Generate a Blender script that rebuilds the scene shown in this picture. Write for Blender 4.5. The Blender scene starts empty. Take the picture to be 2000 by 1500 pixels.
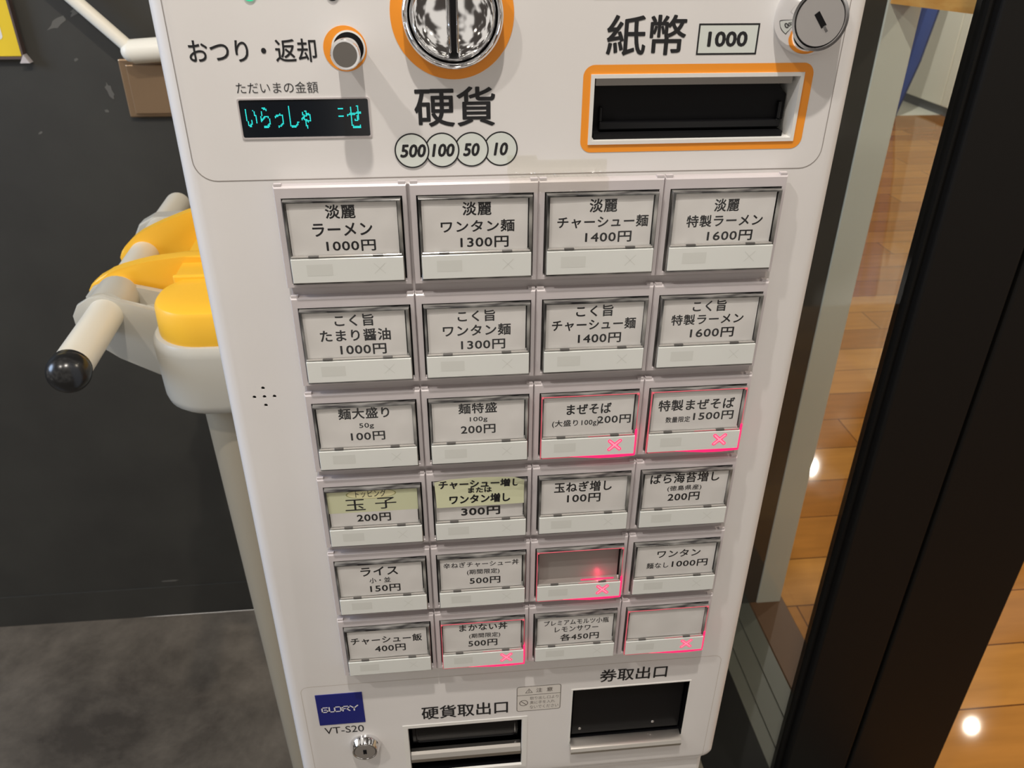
import bpy, bmesh, math, random
from mathutils import Vector, Matrix
from mathutils.bvhtree import BVHTree

SC = bpy.context.scene
COL = SC.collection
random.seed(7)
ZF = 1.25            # height of the machine's reference line (top of the button block) above the floor

# ------------------------------------------------------------------ camera
cam_d = bpy.data.cameras.new('camera')
cam = bpy.data.objects.new('camera', cam_d)
COL.objects.link(cam)
right = Vector((0.994995, -0.099779, 0.005439))
down = Vector((-0.045687, -0.502658, -0.863277))
fwd = Vector((0.088871, 0.858708, -0.504700))
cam.matrix_world = Matrix((
    (right.x, -down.x, -fwd.x, -0.05271),
    (right.y, -down.y, -fwd.y, -0.38832),
    (right.z, -down.z, -fwd.z, 0.11285 + ZF),
    (0, 0, 0, 1)))
cam_d.sensor_width = 36.0
cam_d.lens = 1568.23 / 2000 * 36.0
cam_d.clip_start = 0.02
cam_d.dof.use_dof = True
cam_d.dof.focus_distance = 0.46
cam_d.dof.aperture_fstop = 24.0
SC.camera = cam

# ------------------------------------------------------------------ world: soft indoor surroundings with far ceiling lamps
W = bpy.data.worlds.new('hall_light')
SC.world = W
W.use_nodes = True
nt = W.node_tree
nt.nodes.clear()
tc = nt.nodes.new('ShaderNodeTexCoord')
vor = nt.nodes.new('ShaderNodeTexVoronoi'); vor.inputs['Scale'].default_value = 7.5
rmp = nt.nodes.new('ShaderNodeValToRGB')
rmp.color_ramp.elements[0].position = 0.10; rmp.color_ramp.elements[0].color = (1, 1, 1, 1)
rmp.color_ramp.elements[1].position = 0.16; rmp.color_ramp.elements[1].color = (0, 0, 0, 1)
sep = nt.nodes.new('ShaderNodeSeparateXYZ')
up = nt.nodes.new('ShaderNodeMapRange')
up.inputs['From Min'].default_value = 0.02; up.inputs['From Max'].default_value = 0.12
noi = nt.nodes.new('ShaderNodeTexNoise'); noi.inputs['Scale'].default_value = 4.2; noi.inputs['Detail'].default_value = 2.0
nr = nt.nodes.new('ShaderNodeValToRGB')
nr.color_ramp.elements[0].position = 0.475; nr.color_ramp.elements[0].color = (0.05, 0.042, 0.036, 1)
nr.color_ramp.elements[1].position = 0.545; nr.color_ramp.elements[1].color = (0.62, 0.575, 0.52, 1)
mul = nt.nodes.new('ShaderNodeMath'); mul.operation = 'MULTIPLY'
lamp = nt.nodes.new('ShaderNodeMixRGB'); lamp.blend_type = 'ADD'
lampc = nt.nodes.new('ShaderNodeMixRGB')
lampc.inputs[1].default_value = (0, 0, 0, 1); lampc.inputs[2].default_value = (5.5, 4.9, 4.1, 1)
bg = nt.nodes.new('ShaderNodeBackground'); bg.inputs['Strength'].default_value = 1.08
wo = nt.nodes.new('ShaderNodeOutputWorld')
L = nt.links.new
L(tc.outputs['Generated'], vor.inputs['Vector']); L(tc.outputs['Generated'], noi.inputs['Vector'])
L(tc.outputs['Generated'], sep.inputs[0]); L(sep.outputs['Z'], up.inputs['Value'])
L(vor.outputs['Distance'], rmp.inputs[0]); L(rmp.outputs['Color'], mul.inputs[0]); L(up.outputs['Result'], mul.inputs[1])
L(noi.outputs['Fac'], nr.inputs[0]); L(mul.outputs[0], lampc.inputs[0])
lamp.inputs[0].default_value = 1.0
L(nr.outputs['Color'], lamp.inputs[1]); L(lampc.outputs[0], lamp.inputs[2])
L(lamp.outputs[0], bg.inputs['Color']); L(bg.outputs[0], wo.inputs['Surface'])

# ------------------------------------------------------------------ lamps of the place, plus an added one for the jamb
def light(name, kind, loc, power, colr, size=0.05, target=None, spot=None):
    d = bpy.data.lights.new(name, kind)
    d.energy = power; d.color = colr
    if kind == 'AREA':
        d.shape = 'DISK'; d.size = size
    else:
        d.shadow_soft_size = size
    if spot and kind == 'SPOT':
        d.spot_size = math.radians(spot); d.spot_blend = 0.6
    o = bpy.data.objects.new(name, d)
    o.location = (loc[0], loc[1], loc[2] + ZF)
    if target is not None:
        v = Vector((target[0], target[1], target[2] + ZF)) - o.location
        o.rotation_euler = v.to_track_quat('-Z', 'Y').to_euler()
    COL.objects.link(o)
    return o

light('overhead_spot', 'SPOT', (-0.10, -0.55, 1.45), 58, (1.0, 0.92, 0.83), 0.022, (-0.02, 0.0, -0.1), 100)
light('overhead_spot', 'SPOT', (-1.00, -0.75, 1.45), 33, (1.0, 0.93, 0.85), 0.03, (-0.02, 0.0, -0.1), 100)
light('shop_window_daylight', 'AREA', (-2.4, 0.10, 0.55), 24, (0.55, 0.72, 1.0), 0.9, (-0.17, 0.0, -0.15))
light('overhead_spot', 'SPOT', (0.75, -0.35, 1.45), 110, (1.0, 0.95, 0.86), 0.04, (0.70, 0.85, -0.6), 50)  # added unseen spot that brightens the jamb and the floor there
light('mall_downlight', 'POINT', (2.86, 2.29, 1.35), 55, (1.0, 0.90, 0.74), 0.022)
light('mall_downlight', 'POINT', (3.0, 4.76, 1.35), 120, (1.0, 0.96, 0.90), 0.022)
light('mall_downlight', 'POINT', (1.9, 0.2, 1.45), 40, (1.0, 0.88, 0.70), 0.06)

SC.view_settings.view_transform = 'Standard'
SC.view_settings.look = 'None'
SC.view_settings.gamma = 1.0
SC.view_settings.use_curve_mapping = False
SC.view_settings.exposure = 0.24

# ------------------------------------------------------------------ materials
def srgb(r, g, b):
    f = lambda c: (c / 255 / 12.92) if c / 255 <= 0.04045 else ((c / 255 + 0.055) / 1.055) ** 2.4
    return (f(r), f(g), f(b), 1)

def mat(name, col, rough=0.5, metal=0.0, emit=None, es=1.0, spec=0.5, coat=0.0):
    m = bpy.data.materials.new(name); m.use_nodes = True
    b = m.node_tree.nodes['Principled BSDF']
    b.inputs['Base Color'].default_value = col if len(col) == 4 else (*col, 1)
    b.inputs['Roughness'].default_value = rough
    b.inputs['Metallic'].default_value = metal
    b.inputs['Specular IOR Level'].default_value = spec
    b.inputs['Coat Weight'].default_value = coat
    if emit:
        b.inputs['Emission Color'].default_value = (*emit[:3], 1)
        b.inputs['Emission Strength'].default_value = es
    return m

def add_noise(m, c1, c2, scale, lo=0.4, hi=0.6, detail=6.0, rough=0.6, bump=0.0, stretch=(1, 1, 1), distort=0.0):
    n = m.node_tree.nodes; l = m.node_tree.links
    b = n['Principled BSDF']
    t = n.new('ShaderNodeTexCoord'); mp = n.new('ShaderNodeMapping'); mp.inputs['Scale'].default_value = stretch
    z = n.new('ShaderNodeTexNoise'); z.inputs['Scale'].default_value = scale; z.inputs['Detail'].default_value = detail
    z.inputs['Roughness'].default_value = rough; z.inputs['Distortion'].default_value = distort
    r = n.new('ShaderNodeValToRGB')
    r.color_ramp.elements[0].position = lo; r.color_ramp.elements[0].color = c1
    r.color_ramp.elements[1].position = hi; r.color_ramp.elements[1].color = c2
    l.new(t.outputs['Object'], mp.inputs[0]); l.new(mp.outputs[0], z.inputs['Vector'])
    l.new(z.outputs['Fac'], r.inputs[0]); l.new(r.outputs[0], b.inputs['Base Color'])
    if bump:
        bp = n.new('ShaderNodeBump'); bp.inputs['Strength'].default_value = bump; bp.inputs['Distance'].default_value = 0.002
        l.new(z.outputs['Fac'], bp.inputs['Height']); l.new(bp.outputs[0], b.inputs['Normal'])
    return r

M = {}
M['shell'] = mat('warm_white_enamel', (0.80, 0.775, 0.745, 1), 0.32, spec=0.4)
add_noise(M['shell'], (0.78, 0.762, 0.750, 1), (0.82, 0.802, 0.790, 1), 7, 0.35, 0.65, 3)
M['line'] = mat('panel_outline', srgb(150, 143, 138), 0.6)
M['line_faint'] = mat('panel_outline_faint', srgb(205, 198, 190), 0.5)
M['edge'] = mat('cream_edge_trim', (0.86, 0.82, 0.76, 1), 0.35)
M['ink'] = mat('black_print', (0.012, 0.012, 0.014, 1), 0.5)
M['orange'] = mat('orange_print', srgb(250, 156, 42), 0.4)
M['chrome'] = mat('chrome', (0.86, 0.86, 0.87, 1), 0.06, 1.0)
M['brushed'] = mat('brushed_steel', (0.70, 0.68, 0.67, 1), 0.42, 1.0)
M['dull'] = mat('dull_steel', (0.30, 0.28, 0.26, 1), 0.42, 1.0)
M['steel'] = mat('satin_steel', (0.62, 0.59, 0.55, 1), 0.28, 1.0)
M['black'] = mat('black_plastic', (0.005, 0.005, 0.006, 1), 0.2, spec=0.3)
M['blackm'] = mat('black_matt', (0.005, 0.005, 0.006, 1), 0.6, spec=0.2)
M['pale'] = mat('pale_grey_print', srgb(222, 228, 222), 0.4)
M['white'] = mat('white_plastic', (0.82, 0.81, 0.78, 1), 0.4)
M['bezel'] = mat('mauve_grey_plastic', (0.62, 0.575, 0.585, 1), 0.30, spec=0.45)
M['gutter'] = mat('grey_plastic', (0.54, 0.50, 0.50, 1), 0.4)
M['paper'] = mat('white_paper', (0.74, 0.715, 0.68, 1), 0.75)
add_noise(M['paper'], (0.73, 0.715, 0.695, 1), (0.81, 0.795, 0.775, 1), 38, 0.35, 0.65, 2, bump=0.25)
M['strip'] = mat('pale_green_acrylic', (0.78, 0.80, 0.77, 1), 0.16)
M['strip_mark'] = mat('faint_grey_mark', (0.70, 0.715, 0.68, 1), 0.2)
M['greenpaper'] = mat('pale_green_paper', srgb(218, 221, 186), 0.7)
M['ellipse'] = mat('cream_ellipse_print', srgb(234, 230, 184), 0.7)
M['ellipse_rim'] = mat('olive_print', srgb(150, 150, 90), 0.7)
M['clear_edge'] = mat('clear_acrylic_edge', (0.06, 0.06, 0.06, 1), 0.08, 0.0, spec=0.9)
add_noise(M['clear_edge'], (0.010, 0.010, 0.011, 1), (0.42, 0.41, 0.385, 1), 300, 0.40, 0.72, 2, stretch=(0.13, 1, 0.13))
M['clear_rail'] = mat('clear_acrylic_rail', (0.50, 0.48, 0.45, 1), 0.12, 0.3, spec=0.8)
M['clip'] = mat('dark_clip', (0.10, 0.095, 0.09, 1), 0.2)
M['window_grey'] = mat('grey_window_back', (0.34, 0.305, 0.285, 1), 0.3)
M['red'] = mat('red_lamp', (0.6, 0.02, 0.08, 1), 0.3, emit=(1.0, 0.012, 0.115), es=1.15)
M['redsoft'] = mat('red_lamp_soft', (0.5, 0.12, 0.14, 1), 0.2, emit=(1.0, 0.10, 0.16), es=0.30)
M['pink'] = mat('pink_lamp', (0.7, 0.2, 0.25, 1), 0.3, emit=(1.0, 0.17, 0.24), es=1.0)
M['cyan'] = mat('cyan_pixel', (0.0, 0.2, 0.2, 1), 0.4, emit=(0.03, 0.95, 0.88), es=1.0)
M['screen'] = mat('dark_display', (0.006, 0.009, 0.014, 1), 0.12)
M['greenled'] = mat('green_lamp', (0.02, 0.4, 0.2, 1), 0.3, emit=(0.03, 0.75, 0.35), es=0.8)
M['navy'] = mat('navy_plate', (0.010, 0.016, 0.19, 1), 0.35)
M['silverprint'] = mat('silver_print', (0.80, 0.80, 0.84, 1), 0.4)
M['sticker'] = mat('beige_sticker', (0.74, 0.71, 0.665, 1), 0.5)
M['greyink'] = mat('grey_brown_print', (0.14, 0.12, 0.105, 1), 0.6)
M['yellow'] = mat('yellow_plastic', srgb(255, 196, 56), 0.38)
M['greyplastic'] = mat('light_grey_plastic', srgb(192, 189, 178), 0.35)
M['column'] = mat('grey_metal_column', srgb(164, 154, 134), 0.5)
M['ivory'] = mat('ivory_tube', srgb(226, 220, 204), 0.35)
M['rubber'] = mat('black_rubber', (0.014, 0.014, 0.014, 1), 0.24)
M['offwhite'] = mat('off_white_plastic', srgb(240, 236, 222), 0.4)
M['bronze'] = mat('bronze_plate', srgb(150, 124, 96), 0.32, 0.55)
M['signyellow'] = mat('yellow_paper', srgb(238, 204, 40), 0.6)
M['framebrown'] = mat('brown_frame', srgb(92, 78, 74), 0.4)
M['wall'] = mat('black_wall_paint', (0.03, 0.029, 0.025, 1), 0.55)
add_noise(M['wall'], (0.034, 0.032, 0.027, 1), (0.044, 0.042, 0.035, 1), 5, 0.35, 0.65, 5)
M['scuff'] = mat('grey_scuff', (0.115, 0.11, 0.096, 1), 0.7)
M['frame'] = mat('black_aluminium', (0.0055, 0.005, 0.0045, 1), 0.5, spec=0.16)
M['jamb'] = mat('light_grey_jamb', srgb(206, 206, 194), 0.5)
M['cabinet'] = mat('white_panel', srgb(228, 226, 212), 0.4)
M['kick'] = mat('grey_kick_board', srgb(96, 98, 100), 0.5)
M['beige'] = mat('beige_wall', srgb(226, 206, 172), 0.6)
M['oak'] = mat('orange_oak', srgb(206, 146, 70), 0.4)
add_noise(M['oak'], srgb(218, 150, 70), srgb(238, 180, 100), 6, 0.3, 0.7, 4, stretch=(14, 1.5, 14))
M['blue'] = mat('blue_cloth', srgb(60, 78, 136), 0.8)
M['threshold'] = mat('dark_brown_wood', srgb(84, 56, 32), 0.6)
M['sill'] = mat('grey_rail_metal', srgb(78, 78, 70), 0.4)

# concrete floor with mottling and fine cracks
M['concrete'] = mat('mottled_concrete', (0.07, 0.06, 0.05, 1), 0.42)
def concrete():
    m = M['concrete']; n = m.node_tree.nodes; l = m.node_tree.links; b = n['Principled BSDF']
    r = add_noise(m, (0.060, 0.049, 0.037, 1), (0.205, 0.172, 0.132, 1), 3.6, 0.36, 0.70, 12, 0.70, distort=0.15)
    base = b.inputs['Base Color'].links[0].from_socket
    t = n.new('ShaderNodeTexCoord')
    nz = n.new('ShaderNodeTexNoise'); nz.inputs['Scale'].default_value = 3.0
    mx = n.new('ShaderNodeMixRGB'); mx.inputs[0].default_value = 0.16
    v = n.new('ShaderNodeTexVoronoi'); v.feature = 'DISTANCE_TO_EDGE'; v.inputs['Scale'].default_value = 1.9
    rr = n.new('ShaderNodeValToRGB')
    rr.color_ramp.elements[0].position = 0.0; rr.color_ramp.elements[0].color = (1, 1, 1, 1)
    rr.color_ramp.elements[1].position = 0.012; rr.color_ramp.elements[1].color = (0, 0, 0, 1)
    z2 = n.new('ShaderNodeTexNoise'); z2.inputs['Scale'].default_value = 2.3
    z2r = n.new('ShaderNodeValToRGB'); z2r.color_ramp.elements[0].position = 0.45; z2r.color_ramp.elements[1].position = 0.6
    mm = n.new('ShaderNodeMath'); mm.operation = 'MULTIPLY'
    m3 = n.new('ShaderNodeMath'); m3.operation = 'MULTIPLY'; m3.inputs[1].default_value = 0.45
    out = n.new('ShaderNodeMixRGB'); out.inputs[2].default_value = (0.17, 0.145, 0.12, 1)
    l.new(t.outputs['Object'], nz.inputs['Vector']); l.new(t.outputs['Object'], mx.inputs[1]); l.new(nz.outputs['Color'], mx.inputs[2])
    l.new(mx.outputs[0], v.inputs['Vector']); l.new(v.outputs['Distance'], rr.inputs[0])
    l.new(t.outputs['Object'], z2.inputs['Vector']); l.new(z2.outputs['Fac'], z2r.inputs[0])
    l.new(rr.outputs[0], mm.inputs[0]); l.new(z2r.outputs[0], mm.inputs[1]); l.new(mm.outputs[0], m3.inputs[0])
    l.new(m3.outputs[0], out.inputs[0]); l.new(base, out.inputs[1]); l.new(out.outputs[0], b.inputs['Base Color'])
concrete()

M['plank'] = mat('oak_planks', (0.3, 0.17, 0.07, 1), 0.035, spec=0.3)
def planks():
    m = M['plank']; n = m.node_tree.nodes; l = m.node_tree.links; b = n['Principled BSDF']
    t = n.new('ShaderNodeTexCoord')
    br = n.new('ShaderNodeTexBrick')
    br.inputs['Scale'].default_value = 1.0
    br.inputs['Brick Width'].default_value = 0.9; br.inputs['Row Height'].default_value = 0.15
    br.inputs['Mortar Size'].default_value = 0.0018; br.inputs['Mortar Smooth'].default_value = 0.1
    br.inputs['Color1'].default_value = srgb(188, 132, 64); br.inputs['Color2'].default_value = srgb(154, 98, 42)
    br.inputs['Mortar'].default_value = srgb(96, 58, 28)
    mp = n.new('ShaderNodeMapping'); mp.inputs['Scale'].default_value = (1.2, 9, 1)
    z = n.new('ShaderNodeTexNoise'); z.inputs['Scale'].default_value = 4; z.inputs['Detail'].default_value = 6
    mx = n.new('ShaderNodeMixRGB'); mx.blend_type = 'MULTIPLY'; mx.inputs[0].default_value = 0.45
    mo = n.new('ShaderNodeMapping'); mo.inputs['Location'].default_value = (0.62, 0.21, 0)
    l.new(t.outputs['Object'], mo.inputs[0]); l.new(mo.outputs[0], br.inputs['Vector'])
    l.new(t.outputs['Object'], mp.inputs[0]); l.new(mp.outputs[0], z.inputs['Vector'])
    l.new(br.outputs['Color'], mx.inputs[1]); l.new(z.outputs['Fac'], mx.inputs[2]); l.new(mx.outputs[0], b.inputs['Base Color'])
    bw = n.new('ShaderNodeRGBToBW')
planks()

def clear_mat(name, gloss, tint=(1, 1, 1, 1), rough=0.02):
    m = bpy.data.materials.new(name); m.use_nodes = True
    n = m.node_tree.nodes; l = m.node_tree.links; n.clear()
    tr = n.new('ShaderNodeBsdfTransparent'); tr.inputs[0].default_value = tint
    gl = n.new('ShaderNodeBsdfGlossy'); gl.inputs['Roughness'].default_value = rough
    fr = n.new('ShaderNodeFresnel'); ge = n.new('ShaderNodeNewGeometry')
    mi = n.new('ShaderNodeMix'); mi.inputs['A'].default_value = gloss; mi.inputs['B'].default_value = 1.0 / gloss
    l.new(ge.outputs['Backfacing'], mi.inputs['Factor']); l.new(mi.outputs['Result'], fr.inputs['IOR'])
    mx = n.new('ShaderNodeMixShader'); o = n.new('ShaderNodeOutputMaterial')
    l.new(fr.outputs[0], mx.inputs[0]); l.new(tr.outputs[0], mx.inputs[1]); l.new(gl.outputs[0], mx.inputs[2])
    l.new(mx.outputs[0], o.inputs[0])
    return m
M['clear'] = clear_mat('clear_acrylic', 1.40)
M['glass'] = clear_mat('window_glass', 1.50, (0.965, 0.975, 0.955, 1))
M['tape'] = clear_mat('clear_tape', 1.5, (0.99, 0.985, 0.955, 1), 0.10)
_n = M['tape'].node_tree.nodes; _l = M['tape'].node_tree.links
_t = _n.new('ShaderNodeTexCoord'); _z = _n.new('ShaderNodeTexNoise'); _z.inputs['Scale'].default_value = 420
_b = _n.new('ShaderNodeBump'); _b.inputs['Strength'].default_value = 0.7; _b.inputs['Distance'].default_value = 0.001
_l.new(_t.outputs['Object'], _z.inputs['Vector']); _l.new(_z.outputs['Fac'], _b.inputs['Height'])
_l.new(_b.outputs[0], next(x for x in _n if x.type == 'BSDF_GLOSSY').inputs['Normal'])

# ------------------------------------------------------------------ mesh helpers (world coordinates, z measured from the button block's top)
def setmi(bm, n0, mi):
    lay = bm.faces.layers.int.get('done') or bm.faces.layers.int.new('done')
    for f in bm.faces:
        if not f[lay]:
            f[lay] = 1; f.material_index = mi

def box(bm, x0, x1, y0, y1, z0, z1, mi=0, bev=0.0, seg=2):
    n0 = len(bm.faces)
    r = bmesh.ops.create_cube(bm, size=1.0)
    bmesh.ops.scale(bm, vec=(abs(x1 - x0), abs(y1 - y0), abs(z1 - z0)), verts=r['verts'])
    bmesh.ops.translate(bm, vec=((x0 + x1) / 2, (y0 + y1) / 2, (z0 + z1) / 2), verts=r['verts'])
    if bev:
        es = list({e for v in r['verts'] for e in v.link_edges})
        bmesh.ops.bevel(bm, geom=es, offset=bev, segments=seg, affect='EDGES', profile=0.5)
    setmi(bm, n0, mi)
    return bm

def rings(bm, loops, mi=0, cap0=False, cap1=False, closed=True):
    """skin a list of vertex loops of equal length"""
    n0 = len(bm.faces)
    vs = [[bm.verts.new(p) for p in lp] for lp in loops]
    n = len(vs[0])
    for a, b in zip(vs, vs[1:]):
        for i in range(n if closed else n - 1):
            j = (i + 1) % n
            bm.faces.new((a[i], a[j], b[j], b[i]))
    if cap0: bm.faces.new(list(reversed(vs[0])))
    if cap1: bm.faces.new(vs[-1])
    setmi(bm, n0, mi)

def rect(x0, x1, z0, z1, y):
    return [(x0, y, z0), (x1, y, z0), (x1, y, z1), (x0, y, z1)]

def rrect(x0, x1, z0, z1, r, y, k=6):
    pts = []
    for cx, cz, a0 in ((x1 - r, z0 + r, -90), (x1 - r, z1 - r, 0), (x0 + r, z1 - r, 90), (x0 + r, z0 + r, 180)):
        for i in range(k + 1):
            a = math.radians(a0 + 90 * i / k)
            pts.append((cx + r * math.cos(a), y, cz + r * math.sin(a)))
    return pts

def circ(cx, cz, r, y, n=40, sx=1.0):
    return [(cx + r * sx * math.cos(2 * math.pi * i / n), y, cz + r * math.sin(2 * math.pi * i / n)) for i in range(n)]

def tube(bm, p0, p1, r0, r1=None, n=28, mi=0, cap=True):
    p0, p1 = Vector(p0), Vector(p1); r1 = r0 if r1 is None else r1
    d = (p1 - p0).normalized()
    u = d.orthogonal().normalized(); v = d.cross(u)
    lp = lambda p, r: [tuple(p + (u * math.cos(2 * math.pi * i / n) + v * math.sin(2 * math.pi * i / n)) * r) for i in range(n)]
    rings(bm, [lp(p0, r0), lp(p1, r1)], mi, cap, cap)

def lathe_y(bm, cx, cz, prof, n=48, mi=0, cap=True):
    """surface of revolution about an axis along Y; prof = [(r, y)...], last is capped"""
    rings(bm, [circ(cx, cz, max(r, 1e-5), y, n) for r, y in prof], mi, False, cap)

def plate(bm, pts, y0, y1, mi=0, bev=0.0):
    """polygon in XZ extruded from y0 (front) to y1"""
    n0 = len(bm.faces)
    a = [bm.verts.new((x, y0, z)) for x, z in pts]; b = [bm.verts.new((x, y1, z)) for x, z in pts]
    f0 = bm.faces.new(a); f1 = bm.faces.new(list(reversed(b)))
    sd = []
    for i in range(len(pts)):
        j = (i + 1) % len(pts)
        sd.append(bm.faces.new((a[j], a[i], b[i], b[j])))
    if bev:
        es = list(f0.edges) + list(f1.edges)
        bmesh.ops.bevel(bm, geom=es, offset=bev, segments=2, affect='EDGES', profile=0.5)
    setmi(bm, n0, mi)

def flat(bm, pts3, mi=0):
    n0 = len(bm.faces)
    bm.faces.new([bm.verts.new(p) for p in pts3]); setmi(bm, n0, mi)

def ringflat(bm, outer, inner, mi=0):
    rings(bm, [outer, inner], mi)

# text -----------------------------------------------------------
_fc = bpy.data.curves.new('writing', 'FONT')
_fo = bpy.data.objects.new('writing', _fc); COL.objects.link(_fo)
def text_mesh(s, bold=0.012, space=1.0, shear=0.0, res=3):
    _fc.body = s; _fc.offset = bold; _fc.space_character = space; _fc.shear = shear; _fc.resolution_u = res
    dg = bpy.context.evaluated_depsgraph_get(); dg.update()
    return bpy.data.meshes.new_from_object(_fo.evaluated_get(dg))

def text(bm, s, x0, x1, zt, zb, y, mi=0, bold=0.012, space=1.0, shear=0.0, mm=True, res=3):
    """write s so that its outline just fills the given rectangle, facing the -Y side"""
    me = text_mesh(s, min(bold, 0.0), space, shear, res)
    k = 0.001 if mm else 1.0
    xs = [v.co.x for v in me.vertices]; ys = [v.co.y for v in me.vertices]
    ax, bx, ay, by = min(xs), max(xs), min(ys), max(ys)
    x0, x1, zt, zb = x0 * k, x1 * k, zt * k, zb * k
    n0 = len(bm.faces)
    w = max(bold, 0.0) * (zt - zb) / max(by - ay, 1e-6)
    if w and len(s) == 1 and ay == by: w = 0
    offs = [(0, 0)] if not w else [(0, 0), (w, 0), (-w, 0), (0, w), (0, -w), (w * .7, w * .7), (-w * .7, -w * .7), (w * .7, -w * .7), (-w * .7, w * .7)]
    x0, x1, zt, zb = x0 + w, x1 - w, zt - w, zb + w
    for q, (ox, oz) in enumerate(offs):
        vs = [bm.verts.new((x0 + (v.co.x - ax) / (bx - ax) * (x1 - x0) + ox, y - q * 2e-7, zb + (v.co.y - ay) / (by - ay) * (zt - zb) + oz)) for v in me.vertices]
        for p in me.polygons:
            try: bm.faces.new([vs[i] for i in p.vertices])
            except ValueError: pass
    bpy.data.meshes.remove(me)
    setmi(bm, n0, mi)

# object helpers ---------------------------------------------------
WL = {}
def mesh_of(name, bm, mats, smooth=False):
    me = bpy.data.meshes.new(name)
    lay = bm.faces.layers.int.get('done')
    if lay: bm.faces.layers.int.remove(lay)
    bm.normal_update(); bm.to_mesh(me); bm.free()
    for m in (mats if isinstance(mats, (list, tuple)) else [mats]):
        me.materials.append(M[m])
    if smooth:
        for p in me.polygons: p.use_smooth = True
        try: me.set_sharp_from_angle(angle=math.radians(38))
        except Exception: pass
    return me

def obj(name, bm, mats, parent=None, origin=None, smooth=False, label=None):
    """bm is in world coordinates (z from the button block's top); origin likewise"""
    if origin is None:
        bb = [v.co.copy() for v in bm.verts]
        origin = Vector(((min(p.x for p in bb) + max(p.x for p in bb)) / 2, (min(p.y for p in bb) + max(p.y for p in bb)) / 2,
                         (min(p.z for p in bb) + max(p.z for p in bb)) / 2))
    origin = Vector(origin)
    bmesh.ops.translate(bm, vec=-origin, verts=bm.verts[:])
    return put(name, mesh_of(name, bm, mats, smooth), parent, origin, label)

def put(name, me, parent, origin, label=None):
    o = bpy.data.objects.new(name, me); COL.objects.link(o)
    w = Vector(origin) + Vector((0, 0, ZF))
    WL[o] = w
    if parent is not None:
        o.parent = parent; o.location = w - WL[parent]
    else:
        o.location = w
    if label: o['label'] = label
    return o

def thing(name, loc, label, cat, group=None):
    o = bpy.data.objects.new(name, None); COL.objects.link(o)
    o.empty_display_size = 0.05
    w = Vector(loc) + Vector((0, 0, ZF)); o.location = w; WL[o] = w
    o['label'] = label; o['category'] = cat
    if group: o['group'] = group
    return o

def tag(o, label, cat, group=None):
    o['label'] = label; o['category'] = cat
    if group: o['group'] = group
    return o

def struct(name, bm, mats, label, cat, smooth=False):
    o = obj(name, bm, mats, smooth=smooth)
    o['kind'] = 'structure'; o['label'] = label; o['category'] = cat
    return o

def B(): return bmesh.new()

# ================================================================== the setting
FL = -ZF
bm = B(); box(bm, -3.2, 0.40, -1.6, 0.975, FL - 0.04, FL)
struct('floor', bm, 'concrete', 'mottled dark grey concrete floor along the foot of the black wall', 'floor')
bm = B(); box(bm, 0.712, 6.5, -1.6, 5.86, FL - 0.04, FL)
struct('floor_wood', bm, 'plank', 'glossy orange-brown wooden plank floor beyond the glass', 'floor')
bm = B()
box(bm, 0.52, 0.63, -1.6, 0.975, FL - 0.04, FL + 0.002, 0, 0.001, 1); box(bm, 0.548, 0.560, -1.6, 0.975, FL, FL + 0.004, 0); box(bm, 0.59, 0.602, -1.6, 0.975, FL, FL + 0.004, 0)
struct('trim_1', bm, 'sill', 'dark grey metal floor rail between the concrete and the wood', 'floor rail')
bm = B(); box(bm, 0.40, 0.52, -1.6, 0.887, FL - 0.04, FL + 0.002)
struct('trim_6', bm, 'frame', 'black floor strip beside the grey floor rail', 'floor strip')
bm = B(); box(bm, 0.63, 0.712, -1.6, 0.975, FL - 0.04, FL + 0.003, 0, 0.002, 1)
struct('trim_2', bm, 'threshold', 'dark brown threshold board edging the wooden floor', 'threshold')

# black wall behind the machine, with its worn patches
bm = B(); box(bm, -3.2, 0.66, 0.979, 1.08, FL, 1.6); box(bm, 0.42, 0.6455, 0.887, 0.979, FL, 1.6)
def scuff(cx, cz, lx, lz, ang, n=14, seed=1):
    rnd = random.Random(seed); pts = []
    for i in range(n):
        a = 2 * math.pi * i / n; k = 0.6 + 0.5 * rnd.random()
        px, pz = lx * k * math.cos(a), lz * k * math.sin(a)
        c, s = math.cos(ang), math.sin(ang)
        pts.append((cx + px * c - pz * s, 0.9787, cz + px * s + pz * c))
    flat(bm, pts, 1)
scuff(-0.597, -0.030, 0.020, 0.0055, 0.55, seed=3); scuff(-0.563, -0.012, 0.017, 0.0042, 0.6, seed=5)
scuff(-0.5445, -0.128, 0.005, 0.015, 0.25, seed=8); scuff(-0.556, -0.158, 0.004, 0.003, 0.0, seed=9)
scuff(-0.583, -0.082, 0.004, 0.0025, 0.4, seed=11); scuff(-0.665, -0.19, 0.005, 0.002, 0.4, seed=13)
scuff(-0.60, -1.205, 0.004, 0.022, 0.35, seed=15); scuff(-0.70, -1.215, 0.003, 0.016, -0.2, seed=17)
scuff(-0.66, -1.150, 0.022, 0.003, 0.02, seed=21)
struct('wall_back', bm, ['wall', 'scuff'], 'scuffed black painted wall behind the ticket machine', 'wall')
bm = B(); box(bm, -3.2, 0.42, 0.976, 0.979, FL, -1.166)
struct('baseboard_back', bm, 'wall', 'low black baseboard along the foot of the black wall', 'baseboard')

# jamb at the wall's end
bm = B(); box(bm, 0.646, 0.702, 0.885, 1.08, FL, 1.6, 0, 0.002, 2)
struct('trim_3', bm, 'jamb', 'light grey upright jamb at the end of the black wall', 'jamb')

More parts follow.
